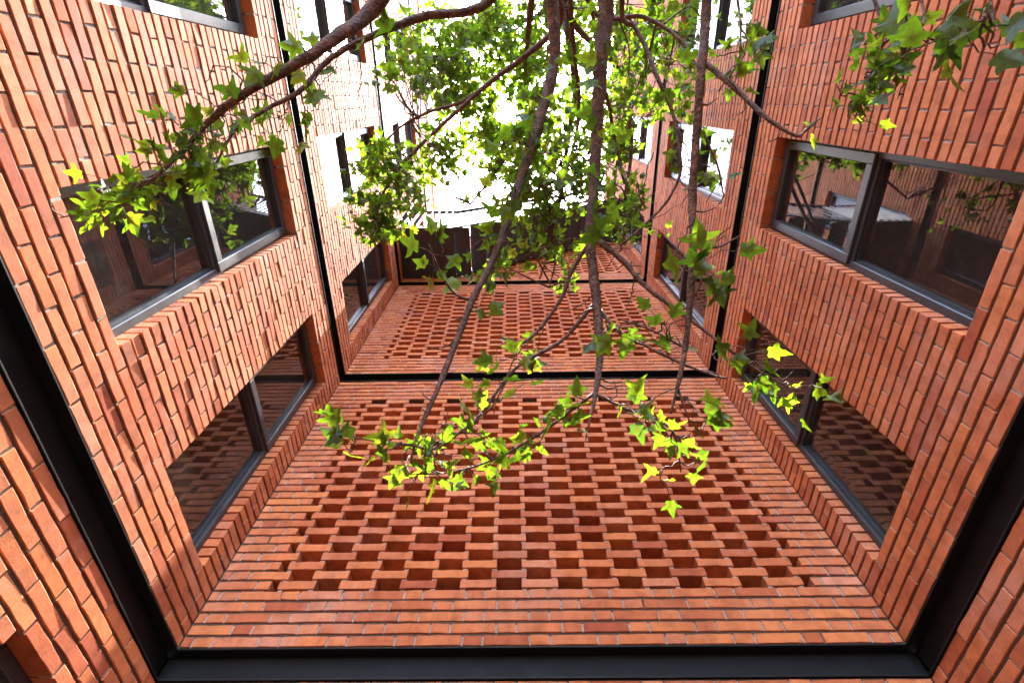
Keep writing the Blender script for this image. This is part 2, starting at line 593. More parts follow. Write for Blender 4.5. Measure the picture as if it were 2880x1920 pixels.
def window(parent, off, B, a0, a1, z0, z1, split=True, curtain=False):
    """charcoal aluminium window, fixed pane below and projecting sash above"""
    fw, f0, f1 = 0.045, -0.150, -0.082
    mb = MB()
    c = 0.004
    wbox(mb, B, a0 - 0.004, a0 + fw, z0 - 0.004, z1 + 0.004, f0, f1, c)
    wbox(mb, B, a1 - fw, a1 + 0.004, z0 - 0.004, z1 + 0.004, f0, f1, c)
    wbox(mb, B, a0 + fw - 0.003, a1 - fw + 0.003, z0 - 0.004, z0 + fw, f0, f1 - 0.002, c)
    wbox(mb, B, a0 + fw - 0.003, a1 - fw + 0.003, z1 - fw, z1 + 0.004, f0, f1 - 0.002, c)
    zt = z0 + (z1 - z0) * 0.475 if split else None
    if split:
        wbox(mb, B, a0 + fw - 0.003, a1 - fw + 0.003, zt, zt + 0.05, f0, f1 - 0.003, c)
    # stepped inner bead
    g = 0.012
    lo1 = zt if split else z1 - fw
    for (p, q, r, s) in ((a0 + fw - 0.002, a0 + fw + g, z0 + fw - 0.002, lo1 + 0.002), (a1 - fw - g, a1 - fw + 0.002, z0 + fw - 0.002, lo1 + 0.002),
                         (a0 + fw + g, a1 - fw - g, z0 + fw - 0.002, z0 + fw + g), (a0 + fw + g, a1 - fw - g, lo1 - g, lo1 + 0.002)):
        wbox(mb, B, p, q, r, s, f0 + 0.01, f1 - 0.022)
    win = link('window', mb.mesh('window', FRAME), parent, off)
    m = MB()
    wbox(m, B, a0 + fw, a1 - fw, z0 + fw, lo1, -0.128, -0.122)
    link('pane', m.mesh('pane', GLASS), win)
    if split:
        s0, s1, t0, t1 = a0 + 0.018, a1 - 0.018, zt + 0.028, z1 - 0.018
        sw = 0.062
        m = MB()
        v0, v1 = -0.118, -0.066
        for (p, q, r, s, e) in ((s0, s0 + sw, t0, t1, 0), (s1 - sw, s1, t0, t1, 0), (s0 + sw - 0.004, s1 - sw + 0.004, t0, t0 + sw, 0.0012),
                                (s0 + sw - 0.004, s1 - sw + 0.004, t1 - sw, t1, 0.0012)):
            wbox(m, B, p, q, r, s, v0, v1 - e, 0.005)
        link('sash', m.mesh('sash', FRAME), win)
        m = MB()
        wbox(m, B, s0 + sw - 0.006, s1 - sw + 0.006, t0 + sw - 0.006, t1 - sw + 0.006, -0.104, -0.098)
        link('pane', m.mesh('pane', GLASS), win)
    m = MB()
    wbox(m, B, a0 - 0.02, a1 + 0.02, z0 - 0.02, z1 + 0.02, -0.31, -0.285)  # flat dark panel in place of the unlit room behind the glass
    link('room_shade_panel', m.mesh('room_shade_panel', ROOM_SHADE), win)
    if curtain:
        m = MB()
        K = 40
        vs, fs = [], []
        for i in range(K + 1):
            a = a0 + 0.01 + (a1 - a0 - 0.02) * i / K
            w = -0.150 + 0.006 * math.sin(i * 1.35) + 0.003 * math.sin(i * 0.7 + 1)
            vs += [B.p(a, z0 + 0.01, w), B.p(a, lo1 + 0.03, w), B.p(a, z0 + 0.01, w - 0.003), B.p(a, lo1 + 0.03, w - 0.003)]
        for i in range(K):
            b = 4 * i
            fs += [(b, b + 4, b + 5, b + 1), (b + 2, b + 3, b + 7, b + 6)]
        m.add(vs, fs)
        link('curtain', m.mesh('curtain', CURTAIN, True), win)


def side_panel(name, B, sgn, zb, rows, openings, zo0, zo1, label, curtain_at=None, split=True, up=True, glaze=True, rough=0.0016):
    """openings: (y0,y1) intervals; rows counted from zb"""
    base = B.p(0, zb, 0)
    root = empty(name, base)
    tag(root, label, 'wall', 'brick wall panels of the light well', 'thing')
    bricks = []
    h = COURSE - JT
    lo, hi = YBACK, DY - 0.004
    for r in range(rows):
        z0 = zb + r * COURSE + JT / 2
        z1 = z0 + h
        zc = (z0 + z1) / 2
        runs = [(lo, hi)]
        if zo0 < zc < zo1:
            runs, cur = [], lo
            for (p, q) in sorted(openings):
                if p > cur: runs.append((cur, p))
                cur = q
            if cur < hi: runs.append((cur, hi))
        ph = 0.568 + (MOD / 2 if r % 2 else 0)
        js = [ph + k * MOD + random.gauss(0, 0.003) for k in range(-20, 12)]
        for (p, q) in runs:
            for (s, t) in split_run(p, q, js):
                e0 = 0.0 if s == p else 0.0052
                e1 = 0.0 if t == q else 0.0052
                y0, y1 = s + e0, t - e1
                a0, a1 = (y0, y1) if sgn > 0 else (-y1, -y0)
                bricks.append((a0, a1, z0, z1, BD))
    lay(root, base, B, bricks, rough)
    slabs = []
    za, zz = zb, zb + rows * COURSE
    ops = sorted(openings)

    def sl(y0, y1, z0, z1):
        a0, a1 = (y0, y1) if sgn > 0 else (-y1, -y0)
        if z1 > z0: slabs.append((a0, a1, z0, z1))
    if ops:
        sl(lo, hi + 0.3, za, zo0 - 0.012)
        sl(lo, hi + 0.3, zo1 + 0.012, zz)
        cur = lo
        for (p, q) in ops:
            if p > cur: sl(cur if cur == lo else cur + 0.012, p - 0.012, zo0 - 0.012, zo1 + 0.012)
            cur = q
        sl(cur + 0.012, hi + 0.3, zo0 - 0.012, zo1 + 0.012)
    else:
        sl(lo, hi + 0.3, za, zz)
    mortar_for(root, base, B, bricks, slabs)
    if glaze:
        for i, (p, q) in enumerate(ops):
            a0, a1 = (p, q) if sgn > 0 else (-q, -p)
            window(root, base, B, a0, a1, zo0, zo1, split, curtain_at is not None and abs(p - curtain_at) < 0.1)
    return root


OPEN = [(WY0 + k * WPIT, WY0 + k * WPIT + WW) for k in (1, 0, -1, -2)]
TS = [T1 + k * STOREY for k in range(4)]      # bottom of each brick panel (top of each beam)
side_lab = {
    'l': ['sunlit left brick wall with dark openings below the lowest black steel beam',
          'sunlit left brick wall with two large dark windows above the lowest black beam',
          'bleached sunlit left brick wall with sky-reflecting windows above the second black beam',
          'uppermost windowed left brick wall behind the foliage, above the third black beam',
          'left brick parapet at the top against the white sky'],
    'r': ['shaded right brick wall below the lowest black steel beam, in the bottom right corner',
          'shaded right brick wall with two large dark windows above the lowest black beam',
          'shaded right brick wall with sky-reflecting windows above the second black beam',
          'uppermost windowed right brick wall behind the branches, above the third black beam',
          'right brick parapet at the top behind the foliage']}
GROWS = 44
for key, B, sgn, rough in (('l', LEFT, 1, 0.0012), ('r', RIGHT, -1, 0.0009)):
    zb = B1 - GROWS * COURSE
    side_panel('brick_wall', B, sgn, zb, GROWS, [o for o in OPEN[:1]], zb + 1e-3, B1 - 5 * COURSE, side_lab[key][0], split=False, rough=rough)
    for k in range(3):
        z = TS[k]
        side_panel('brick_wall', B, sgn, z, 40, OPEN, z + 5 * COURSE, z + 35 * COURSE, side_lab[key][k + 1],
                   curtain_at=OPEN[0][0] if (key == 'r' and k == 0) else None, rough=rough)
    side_panel('brick_wall', B, sgn, TS[3], 14, [], 0, 0, side_lab[key][4], rough=rough)
    # coping stone on the parapet
    mb = MB()
    zt = TS[3] + 14 * COURSE
    y0, y1 = YBACK, DY + 0.3
    a0, a1 = (y0, y1) if sgn > 0 else (-y1, -y0)
    wbox(mb, B, a0, a1, zt + 0.002, zt + 0.05, -0.31, 0.02, 0.004)
    o = link('parapet_coping', mb.mesh('parapet_coping', CAP))
    tag(o, 'thin grey coping along the top of the %s parapet' % ('left' if key == 'l' else 'right'), 'coping', 'copings on the parapets')


def back_panel(name, zb, rows, lattice, label):
    B = BACK
    base = B.p(0, zb, 0)
    root = empty(name, base)
    tag(root, label, 'wall', 'brick wall panels of the light well', 'thing')
    h = COURSE - JT
    lo, hi = XL + 0.004, XR - 0.004
    S, G = 0.232, 0.094
    bricks = []
    la0, la1 = -1.376, 1.612                   # outer ends of the lattice bricks
    for r in range(rows):
        z0 = zb + r * COURSE + JT / 2
        z1 = z0 + h
        off = -0.88 + (PER / 2 if r % 2 else 0)
        js = []
        for k in range(-6, 10):
            s = off + k * PER + random.gauss(0, 0.002)
            js += [s - 0.005, s + S + 0.005]
        js = sorted(js)

        def solid(p, q, first, last):
            for (s, t) in split_run(p, q, js, 0.04):
                bricks.append((s + (0.0 if s == p and first else 0.005), t - (0.0 if t == q and last else 0.005), z0, z1, BD))
        if lattice and 5 <= r < 35:
            if (r - 5) % 2 == 0:
                solid(lo, -1.428, True, True)
                for k in range(9):
                    s = la0 + k * PER + random.gauss(0, 0.0025)
                    bricks.append((s, s + 0.208, z0, z1, BD))
                solid(1.664, hi, True, True)
            else:
                solid(lo, -1.3415, True, True)
                for k in range(8):
                    s = la0 + PER / 2 + k * PER + random.gauss(0, 0.0025)
                    bricks.append((s, s + 0.208, z0, z1, BD))
                solid(1.5735, hi, True, True)
        else:
            solid(lo, hi, True, True)
    lay(root, base, B, bricks, 0.0011)
    za, zz = zb, zb + rows * COURSE
    if lattice:
        q0, q1 = za + 5 * COURSE - 0.004, za + 35 * COURSE + 0.004
        slabs = [(XL - 0.3, XR + 0.3, za, q0), (XL - 0.3, XR + 0.3, q1, zz), (XL - 0.3, -1.445, q0, q1), (1.68, XR + 0.3, q0, q1)]
        mortar_for(root, base, B, bricks, slabs)
        # mortar dabs where the open-work bricks overlap, and the brick leaf that closes the cavity
        mb = MB()
        for r in range(4, 35):
            zj = za + (r + 1) * COURSE
            odd = (r - 5) % 2
            for k in range(-1, 19):
                s = la0 + k * PER / 2
                if s < -1.44 or s > 1.6: continue
                wbox(mb, B, s + 0.004, s + 0.030, zj - JT / 2 - 0.001, zj + JT / 2 + 0.001, -0.10, -0.006 - abs(random.gauss(0, 0.003)))
        o = link('lattice_mortar', mb.mesh('lattice_mortar', MORTAR), root, base)
        o['kind'] = 'stuff'
        mb = MB()
        wbox(mb, B, -1.50, 1.74, q0 - 0.05, q1 + 0.05, -0.30, -0.115)
        link('cavity_back', mb.mesh('cavity_back', BRICK), root, base)
    else:
        mortar_for(root, base, B, bricks, [(XL - 0.3, XR + 0.3, za, zz)])
    return root


back_panel('brick_wall', B1 - GROWS * COURSE, GROWS, False, 'strip of back brick wall under the lowest black beam at the bottom edge')
back_panel('brick_wall', TS[0], 40, True, 'lowest back brick wall panel with the large openwork lattice')
back_panel('brick_wall', TS[1], 40, True, 'middle back brick wall panel with lattice, above the second black beam')
back_panel('brick_wall', TS[2], 40, True, 'topmost back brick wall panel with lattice, behind the steel stair')

# ------------------------------------------------------------------ black steel channel beams at each floor
ordinal = ['lowest', 'second', 'third', 'topmost']
for k in range(4):
    z1 = TS[k] - 0.001
    z0 = (B1 if k == 0 else TS[k] - BEAM) + 0.001
    for nm, B, a0, a1 in (('left', LEFT, YBACK, DY + 0.055), ('back', BACK, XL - 0.055, XR + 0.055), ('right', RIGHT, -DY - 0.055, -YBACK)):
        e = 0.0012 if nm == 'back' else 0.0
        mb = MB()
        fl = 0.009
        wbox(mb, B, a0, a1, z0 + e, z1 - e, -0.32, -0.062)                       # web, set back between the flanges
        wbox(mb, B, a0, a1, z1 - fl - e, z1 - 0.0005 - e, -0.061, 0.005, 0.0015)
        wbox(mb, B, a0, a1, z0 + 0.0005 + e, z0 + fl + e, -0.061, 0.005, 0.0015)
        o = link('steel_beam', mb.mesh('steel_beam', STEEL))
        tag(o, '%s black steel channel beam running along the %s brick wall' % (ordinal[k], nm), 'beam', 'black steel beams around the light well', 'thing')

# ------------------------------------------------------------------ ground and planting bed
mb = MB()
wbox(mb, Basis((0, 0, 0), (1, 0, 0)), -40, 40, -0.5, 0.0, -40, 40)
g = link('ground', mb.mesh('ground', DARK_GROUND))
tag(g, kind='structure')

# ------------------------------------------------------------------ steel stair across the back wall
ZL = 7.60
stair = empty('steel_stair', (XL, DY, ZL + EYE))
tag(stair, 'dark steel stair with landing and sky-lit pale railing high on the back wall', 'stair')
so = Vector((XL, DY, ZL + EYE))
RB = Basis((0, 0, EYE), (1, 0, 0))            # a = x, z, w = -y


def sbox(name, x0, x1, y0, y1, z0, z1, mat, c=0.003):
    mb = MB()
    wbox(mb, RB, x0, x1, z0, z1, -y1, -y0, c)
    return link(name, mb.mesh(name, mat), stair, so)


YF, YB2 = 1.73, DY + 0.01
sbox('landing', XL - 0.01, -0.915, YF, DY + 0.012, ZL, ZL + 0.03, STAIRM)
sbox('landing_edge', XL + 0.02, -0.965, YF - 0.012, YF - 0.001, ZL - 0.02, ZL + 0.12, STAIRM)
RISE, RUN, NT = 0.178, 0.232, 11
for i in range(NT):
    x = -0.925 + i * RUN
    z = ZL + 0.10 + i * RISE
    sbox('tread', x, x + RUN + 0.008, YF + 0.02, YB2, z, z + 0.035, STAIRM)


def slope_bar(name, x0, z0, x1, z1, y0, y1, hgt, mat):
    vs = [RB.p(x0, z0, -y1), RB.p(x1, z1, -y1), RB.p(x1, z1 + hgt, -y1), RB.p(x0, z0 + hgt, -y1),
          RB.p(x0, z0, -y0), RB.p(x1, z1, -y0), RB.p(x1, z1 + hgt, -y0), RB.p(x0, z0 + hgt, -y0)]
    mb = MB()
    mb.add(vs, BOXF)
    return link(name, mb.mesh(name, mat), stair, so)


XE = -0.925 + NT * RUN
ZE = ZL + 0.10 + NT * RISE
sl = RISE / RUN
slope_bar('stringer', -0.98, ZL - 0.05, XE, ZE - 0.16, DY - 0.045, DY - 0.025, 0.22, STAIRM)
slope_bar('stringer', -0.98, ZL - 0.02, XE, ZE - 0.12, YF - 0.006, YF + 0.018, 0.16, STAIRM)
sbox('landing', XE, XR + 0.01, YF, DY + 0.012, ZE, ZE + 0.03, STAIRM)
for x in [XL + 0.05 + 0.112 * i for i in range(7)]:
    sbox('baluster', x, x + 0.014, YF - 0.055, YF - 0.015, ZL - 0.02, ZL + 1.0, RAILM, 0.002)
for i in range(NT * 2):
    x = -0.90 + i * RUN / 2
    z = ZL + 0.10 + i * RISE / 2
    sbox('baluster', x, x + 0.010, YF - 0.040, YF - 0.020, z - 0.05, z + 0.92, STAIRM, 0.002)
sbox('handrail', XL + 0.02, -0.93, YF - 0.060, YF - 0.008, ZL + 1.0, ZL + 1.035, STAIRM)
slope_bar('handrail', -0.93, ZL + 1.0, XE, ZE + 0.93, YF - 0.060, YF - 0.008, 0.035, STAIRM)

# ------------------------------------------------------------------ the tree
TREE_BASE = Vector((0.55, -2.55, 0.0))
tree = empty('broadleaf_tree', TREE_BASE)
tag(tree, 'tree with drooping brown branches and bright green lobed leaves overhead', 'tree')
bed = MB()
K = 28
bv = [(TREE_BASE.x + 0.55 * math.cos(t * 6.2832 / K), TREE_BASE.y + 0.45 * math.sin(t * 6.2832 / K), 0.004) for t in range(K)]
bv += [(TREE_BASE.x, TREE_BASE.y, 0.06)]
bed.add(bv, [(i, (i + 1) % K, K) for i in range(K)])
o = link('planting_bed', bed.mesh('planting_bed', SOIL, True))
tag(o, kind='structure')


def smooth_path(P, n=8):
    P = [np.array(p, float) for p in P]
    Q = [2 * P[0] - P[1]] + P + [2 * P[-1] - P[-2]]
    out = []
    for i in range(1, len(Q) - 2):
        p0, p1, p2, p3 = Q[i - 1:i + 3]
        for k in range(n):
            t = k / n
            out.append(0.5 * (2 * p1 + (p2 - p0) * t + (2 * p0 - 5 * p1 + 4 * p2 - p3) * t * t + (3 * p1 - p0 - 3 * p2 + p3) * t ** 3))
    out.append(P[-1])
    return np.array(out)


def tube(mb, path, rad, sides=8, knob=0.0, wob=0.0):
    n = len(path)
    tang = np.gradient(path, axis=0)
    tang /= np.linalg.norm(tang, axis=1)[:, None] + 1e-9
    up = np.array([0.3, 0.2, 1.0])
    if abs(tang[0] @ up) > 0.9 * np.linalg.norm(up): up = np.array([1.0, 0.1, 0])
    a = np.cross(tang[0], up); a /= np.linalg.norm(a)
    vs, fs = [], []
    for i in range(n):
        a = a - tang[i] * (a @ tang[i]); a /= np.linalg.norm(a) + 1e-9
        b = np.cross(tang[i], a)
        c = path[i] + rng.normal(0, wob, 3) * rad[i]
        for k in range(sides):
            th = 6.28318 * k / sides
            r = rad[i] * (1 + knob * rng.normal())
            vs.append(c + r * (math.cos(th) * a + math.sin(th) * b))
    for i in range(n - 1):
        for k in range(sides):
            k2 = (k + 1) % sides
            fs.append((i * sides + k, i * sides + k2, (i + 1) * sides + k2, (i + 1) * sides + k))
    fs.append(tuple(range(sides))[::-1])
    fs.append(tuple((n - 1) * sides + k for k in range(sides)))
    mb.add(vs, fs)


# leaf: three long pointed lobes and two short basal ones, folded along the midrib
HALF = [(0.035, -0.015), (0.16, -0.045), (0.31, 0.0), (0.345, 0.055), (0.315, 0.15), (0.33, 0.20), (0.47, 0.285), (0.62, 0.44), (0.585, 0.46),
        (0.42, 0.455), (0.27, 0.47), (0.205, 0.56), (0.185, 0.68), (0.10, 0.86)]
OUT = HALF + [(0.0, 1.04)] + [(-x, y) for x, y in reversed(HALF)]
LV = []


def leaf_geo(seed):
    r = random.Random(seed)
    fold, cup, curl, tw = r.uniform(0.0, 0.6), r.uniform(-0.6, 0.4), r.uniform(-0.9, 0.3), r.uniform(-0.4, 0.4)
    sx = r.uniform(0.85, 1.12)
    lop = r.uniform(-0.1, 0.1)
    lob, tipl, basal = r.uniform(0.75, 1.15), r.uniform(0.82, 1.12), r.uniform(0.55, 1.1)
    wav, ph = r.uniform(0.01, 0.06), r.uniform(0, 6)

    def vary(x, y):
        if abs(x) > 0.26 and y < 0.22: return x * (0.5 + 0.5 * basal), y
        if abs(x) > 0.34: return x * lob, y * (0.8 + 0.2 * lob)
        if y > 0.5: return x, 0.5 + (y - 0.5) * tipl
        return x, y

    def place(x, y):
        x2 = x * sx * (1 + lop * (1 if x > 0 else -1))
        z = fold * abs(x) + cup * (x * x) + curl * y * y * 0.45 + tw * x * y + wav * math.sin(9 * x + 7 * y + ph)
        return (x2, y, z)
    vs = [place(0, 0.0), place(0, 0.28), place(0, 0.62)]
    out2 = [vary(x, y) for x, y in OUT]
    rim = [place(x + r.gauss(0, 0.012), y + r.gauss(0, 0.012)) for x, y in out2]
    mid = [place(x * 0.5, y * 0.5 + 0.14) for x, y in out2]
    n = len(rim)
    vs = [place(0, 0.26)] + mid + rim
    fs = []
    for i in range(n):
        j = (i + 1) % n
        fs.append((0, 1 + i, 1 + j))
        fs.append((1 + i, 1 + n + i, 1 + n + j, 1 + j))
    vein = [1.0] + [0.35] * n + [0.0] * n
    # petiole
    b = len(vs)
    pl = r.uniform(0.45, 0.75)
    bend = r.uniform(-0.15, 0.15)
    for t in (0, 0.5, 1.0):
        for k in range(3):
            th = 2.094 * k
            w = 0.018
            vs.append((bend * (t - t * t) * 2 + w * math.cos(th), -pl * t + 0.02, w * math.sin(th) + 0.25 * t * t * pl))
            vein.append(0.8)
    for s in range(2):
        for k in range(3):
            k2 = (k + 1) % 3
            fs.append((b + s * 3 + k, b + s * 3 + k2, b + s * 3 + 3 + k2, b + s * 3 + 3 + k))
    tip = (bend * 0, -pl + 0.02, 0.25 * pl)
    return np.array(vs), fs, vein, np.array(tip)


LEAVES = [leaf_geo(100 + i) for i in range(16)]
LEAF_ME = []
for vs, fs, ve, tip in LEAVES:
    me = bpy.data.meshes.new('leaf')
    me.from_pydata([tuple(v) for v in vs], [], fs)
    me.materials.append(LEAF)
    a = me.attributes.new('vein', 'FLOAT', 'POINT')
    a.data.foreach_set('value', ve)
    me.polygons.foreach_set('use_smooth', [True] * len(me.polygons))
    LEAF_ME.append(me)

leaf_list = []                                 # (matrix 4x4, variant)


def inside(p, m=0.05):
    return XL + max(m, 0.079 * (p[2] - EYE - 0.4)) < p[0] < XR - m and p[1] < DY - m


def add_leaf(node, direc, size, tilt=0.55, droop=0.35):
    """node = where the petiole leaves the twig"""
    d = np.array(direc, float) + np.array([0, 0, -droop]) + rng.normal(0, 0.25, 3)
    d /= np.linalg.norm(d)
    nrm = np.array([0, 0, 1.0]) + rng.normal(0, tilt, 3)
    nrm = nrm - d * (nrm @ d)
    nrm /= np.linalg.norm(nrm) + 1e-9
    x = np.cross(d, nrm)
    v = int(rng.integers(len(LEAVES)))
    R = np.stack([x, d, nrm], 1) * size
    t = np.array(node) - R @ LEAVES[v][3]
    c = t + R @ np.array([0, 0.4, 0])
    if not inside(c, 0.07): return
    M = np.eye(4); M[:3, :3] = R; M[:3, 3] = t
    leaf_list.append((M, v))


twigs = MB()


def twig(path, r0, r1, n_leaves, size, t0=0.2, sides=5, mb=None, tilt=0.55):
    P = smooth_path(path, 5)
    P[1:-1] += rng.normal(0, 0.004, P[1:-1].shape)
    tube(mb if mb is not None else twigs, P, np.linspace(r0, r1, len(P)), sides, 0.06)
    for i in range(n_leaves):
        t = t0 + (1 - t0) * (i + rng.uniform(0, 0.9)) / max(n_leaves, 1)
        k = min(int(t * (len(P) - 1)), len(P) - 2)
        axis = P[k + 1] - P[k]
        axis /= np.linalg.norm(axis) + 1e-9
        side = np.cross(axis, rng.normal(0, 1, 3)); side /= np.linalg.norm(side) + 1e-9
        add_leaf(P[k], axis * 0.6 + side, size * rng.uniform(0.6, 1.25), tilt)
    if n_leaves:
        ax = P[-1] - P[-2]
        add_leaf(P[-1], ax / (np.linalg.norm(ax) + 1e-9), size * rng.uniform(0.7, 1.1), tilt)


def limb(pts, lead=(), stubs=0, side_twigs=(), knob=0.075, name='branch'):
    """pts: (u, v, depth, width in px of a 2352-px-wide view); lead: points (xyz, radius) in the scene before them"""
    P = [np.array(p[:3]) for p in lead] + [pt(u, v, d) for u, v, d, w in pts]
    R = [p[3] for p in lead] + [w * KD / 2 / FPX * d for u, v, d, w in pts]
    n = 7
    path = smooth_path(P, n)
    rad = np.interp(np.linspace(0, len(P) - 1, len(path)), range(len(P)), R)
    path[1:-1] += rng.normal(0, 0.05, path[1:-1].shape) * rad[1:-1, None]
    mb = MB()
    tube(mb, path, rad, 10, knob)
    off = len(lead) * n
    for _ in range(stubs):
        k = int(rng.integers(off, len(path) - 2))
        ax = path[k + 1] - path[k]; ax /= np.linalg.norm(ax)
        s = np.cross(ax, rng.normal(0, 1, 3)); s /= np.linalg.norm(s)
        L = rng.uniform(0.03, 0.13)
        q = [path[k], path[k] + (s * 0.8 + ax * 0.4) * L * 0.6, path[k] + (s + ax * rng.uniform(-0.3, 0.9)) * L]
        tube(mb, smooth_path(q, 3), np.linspace(max(rad[k] * 0.35, 0.003), 0.0018, 7), 5, 0.1)
    link(name, mb.mesh(name, BARK, True), tree, TREE_BASE)
    for (t0, t1, cnt, length, leaves, size) in side_twigs:
        for i in range(cnt):
            t = t0 + (t1 - t0) * (i + rng.uniform(0, 1)) / cnt
            k = min(int(off + t * (len(path) - 1 - off)), len(path) - 2)
            ax = path[k + 1] - path[k]; ax /= np.linalg.norm(ax)
            s = np.cross(ax, rng.normal(0, 1, 3)); s /= np.linalg.norm(s)
            L = length * rng.uniform(0.5, 1.2)
            d = ax * 0.7 + s * 0.8
            p0 = path[k]
            p1 = p0 + d * L * 0.5 + rng.normal(0, 0.02, 3)
            p2 = p0 + d * L + np.array([0, 0, -0.25 * L]) + rng.normal(0, 0.03, 3)
            if not inside(p2, 0.12): continue
            twig([p0, p1, p2], 0.0035, 0.0016, leaves, size)
    return path


A = lambda x, y, z, r: (x, y, z, r)
trunk_pts = [A(0.55, -2.55, -0.1, 0.12), A(0.52, -2.48, 1.2, 0.10), A(0.46, -2.32, 2.6, 0.09), A(0.38, -2.05, 4.0, 0.08), A(0.30, -1.65, 5.2, 0.062),
             A(0.22, -1.15, 6.4, 0.045), A(0.16, -0.6, 7.5, 0.028), A(0.14, -0.2, 8.3, 0.012)]
path = smooth_path([p[:3] for p in trunk_pts], 8)
rad = np.interp(np.linspace(0, len(trunk_pts) - 1, len(path)), range(len(trunk_pts)), [p[3] for p in trunk_pts])
mb = MB()
tube(mb, path, rad, 14, 0.035)
link('trunk', mb.mesh('trunk', BARK, True), tree, TREE_BASE)
F1 = A(0.39, -2.08, 3.95, 0.05)
F2 = A(0.32, -1.75, 4.9, 0.045)
F3 = A(0.25, -1.35, 5.9, 0.032)

# left limbs over the sunlit wall
limb([(900, -40, 2.25, 38), (740, 108, 2.1, 26), (560, 216, 2.0, 19), (482, 278, 2.0, 15), (420, 345, 1.95, 11), (345, 418, 1.9, 9), (292, 466, 1.9, 6), (185, 490, 1.9, 4), (138, 500, 1.9, 3)],
     [F1, A(-0.05, -1.2, 4.25, 0.045)], 10,
     [(0.14, 0.45, 12, 0.12, 1, 0.085), (0.36, 0.86, 19, 0.12, 4, 0.060)])
limb([(1150, -30, 2.6, 21), (960, 42, 2.45, 19), (862, 80, 2.4, 16), (762, 132, 2.35, 13), (690, 208, 2.3, 12), (605, 255, 2.25, 9), (540, 300, 2.2, 7), (495, 380, 2.15, 5), (470, 430, 2.1, 3)],
     [F1, A(0.12, -1.25, 4.5, 0.04)], 9,
     [(0.12, 0.55, 11, 0.13, 1, 0.095), (0.55, 1.0, 9, 0.12, 3, 0.064)])
# the thick hanging limb and its neighbours
pV = limb([(1392, -20, 2.75, 38), (1380, 150, 2.75, 33), (1372, 300, 2.75, 28), (1364, 420, 2.7, 25), (1356, 555, 2.6, 24), (1370, 690, 2.45, 22), (1378, 800, 2.3, 18), (1370, 890, 2.15, 13), (1358, 950, 2.05, 7), (1345, 1010, 2.0, 3)],
          [F1, A(0.44, -1.25, 4.75, 0.06)], 12, [(0.0, 0.45, 10, 0.18, 2, 0.10)])
pS = limb([(1275, 120, 3.3, 27), (1240, 270, 3.2, 26), (1212, 360, 3.1, 24), (1168, 505, 2.9, 20), (1128, 605, 2.75, 17), (1083, 695, 2.6, 16), (1050, 780, 2.45, 15), (1000, 905, 2.25, 12), (962, 990, 2.1, 9), (943, 1062, 2.0, 5)],
          [F2, A(0.22, -0.95, 5.35, 0.045)], 14, [(0.0, 0.45, 16, 0.22, 3, 0.105)])
pR = limb([(1624, -20, 2.15, 23), (1612, 150, 2.1, 21), (1600, 300, 2.1, 19), (1590, 450, 2.1, 18), (1592, 560, 2.05, 17), (1584, 700, 2.0, 15), (1573, 800, 1.95, 13), (1556, 890, 1.9, 9), (1540, 950, 1.88, 4)],
          [F1, A(0.75, -1.15, 4.15, 0.04)], 10)
limb([(1625, 148, 2.1, 14), (1690, 205, 2.0, 12), (1762, 272, 1.9, 10), (1828, 312, 1.85, 8), (1850, 300, 1.85, 6), (1888, 268, 1.85, 3)], (), 3, [(0.9, 1.0, 1, 0.05, 1, 0.06)])
limb([(1590, 548, 2.06, 8), (1622, 566, 2.0, 7), (1652, 566, 1.98, 6), (1700, 542, 1.95, 4)], (), 2)
limb([(1378, 556, 2.6, 16), (1432, 600, 2.5, 14), (1480, 655, 2.4, 12), (1545, 705, 2.3, 10), (1620, 760, 2.2, 8), (1700, 822, 2.1, 6), (1760, 862, 2.05, 5), (1830, 898, 2.0, 3)], (), 6,
     [(0.62, 0.80, 4, 0.07, 1, 0.085), (0.85, 1.0, 4, 0.08, 2, 0.072)])
limb([(1378, 712, 2.45, 10), (1420, 760, 2.35, 9), (1480, 792, 2.3, 8), (1560, 832, 2.2, 7), (1640, 862, 2.15, 5), (1668, 868, 2.1, 4)], (), 5, [(0.1, 0.5, 4, 0.10, 1, 0.095)])
limb([(1352, 560, 2.62, 10), (1315, 620, 2.6, 9), (1286, 690, 2.55, 9), (1225, 770, 2.45, 8), (1175, 800, 2.4, 5)], (), 6, [(0.6, 1.0, 3, 0.10, 2, 0.08)])
limb([(1362, 700, 2.45, 9), (1290, 782, 2.4, 9), (1185, 845, 2.3, 8), (1095, 962, 2.15, 7), (1030, 1008, 2.08, 5), (975, 1030, 2.02, 4)], (), 6, [(0.35, 1.0, 6, 0.12, 2, 0.082)])
# leafy hanging ends in front of the lattice
limb([(1362, 905, 2.12, 8), (1235, 998, 2.05, 7), (1135, 1054, 2.0, 5), (1035, 1084, 2.0, 4), (905, 1090, 2.0, 2.5)], (), 5, [(0.05, 0.45, 8, 0.08, 2, 0.074), (0.45, 1.0, 6, 0.05, 1, 0.06)])
limb([(1370, 905, 2.12, 8), (1436, 938, 2.1, 7), (1510, 964, 2.05, 5.5), (1550, 1000, 2.02, 4.5), (1564, 1084, 2.0, 3)], (), 4, [(0.2, 0.6, 4, 0.09, 2, 0.08), (0.7, 1.0, 4, 0.08, 2, 0.065)])
limb([(946, 1022, 2.03, 7), (876, 1014, 2.02, 5), (790, 1000, 2.0, 3)], (), 1, [(0.05, 0.4, 3, 0.08, 2, 0.075), (0.8, 1.0, 3, 0.07, 2, 0.085)])
limb([(946, 1022, 2.03, 7), (1000, 1030, 2.02, 6), (1066, 985, 2.05, 5), (1136, 925, 2.1, 4), (1190, 800, 2.2, 3)], (), 4, [(0.0, 0.6, 5, 0.08, 2, 0.08), (0.6, 1.0, 3, 0.09, 1, 0.08)])
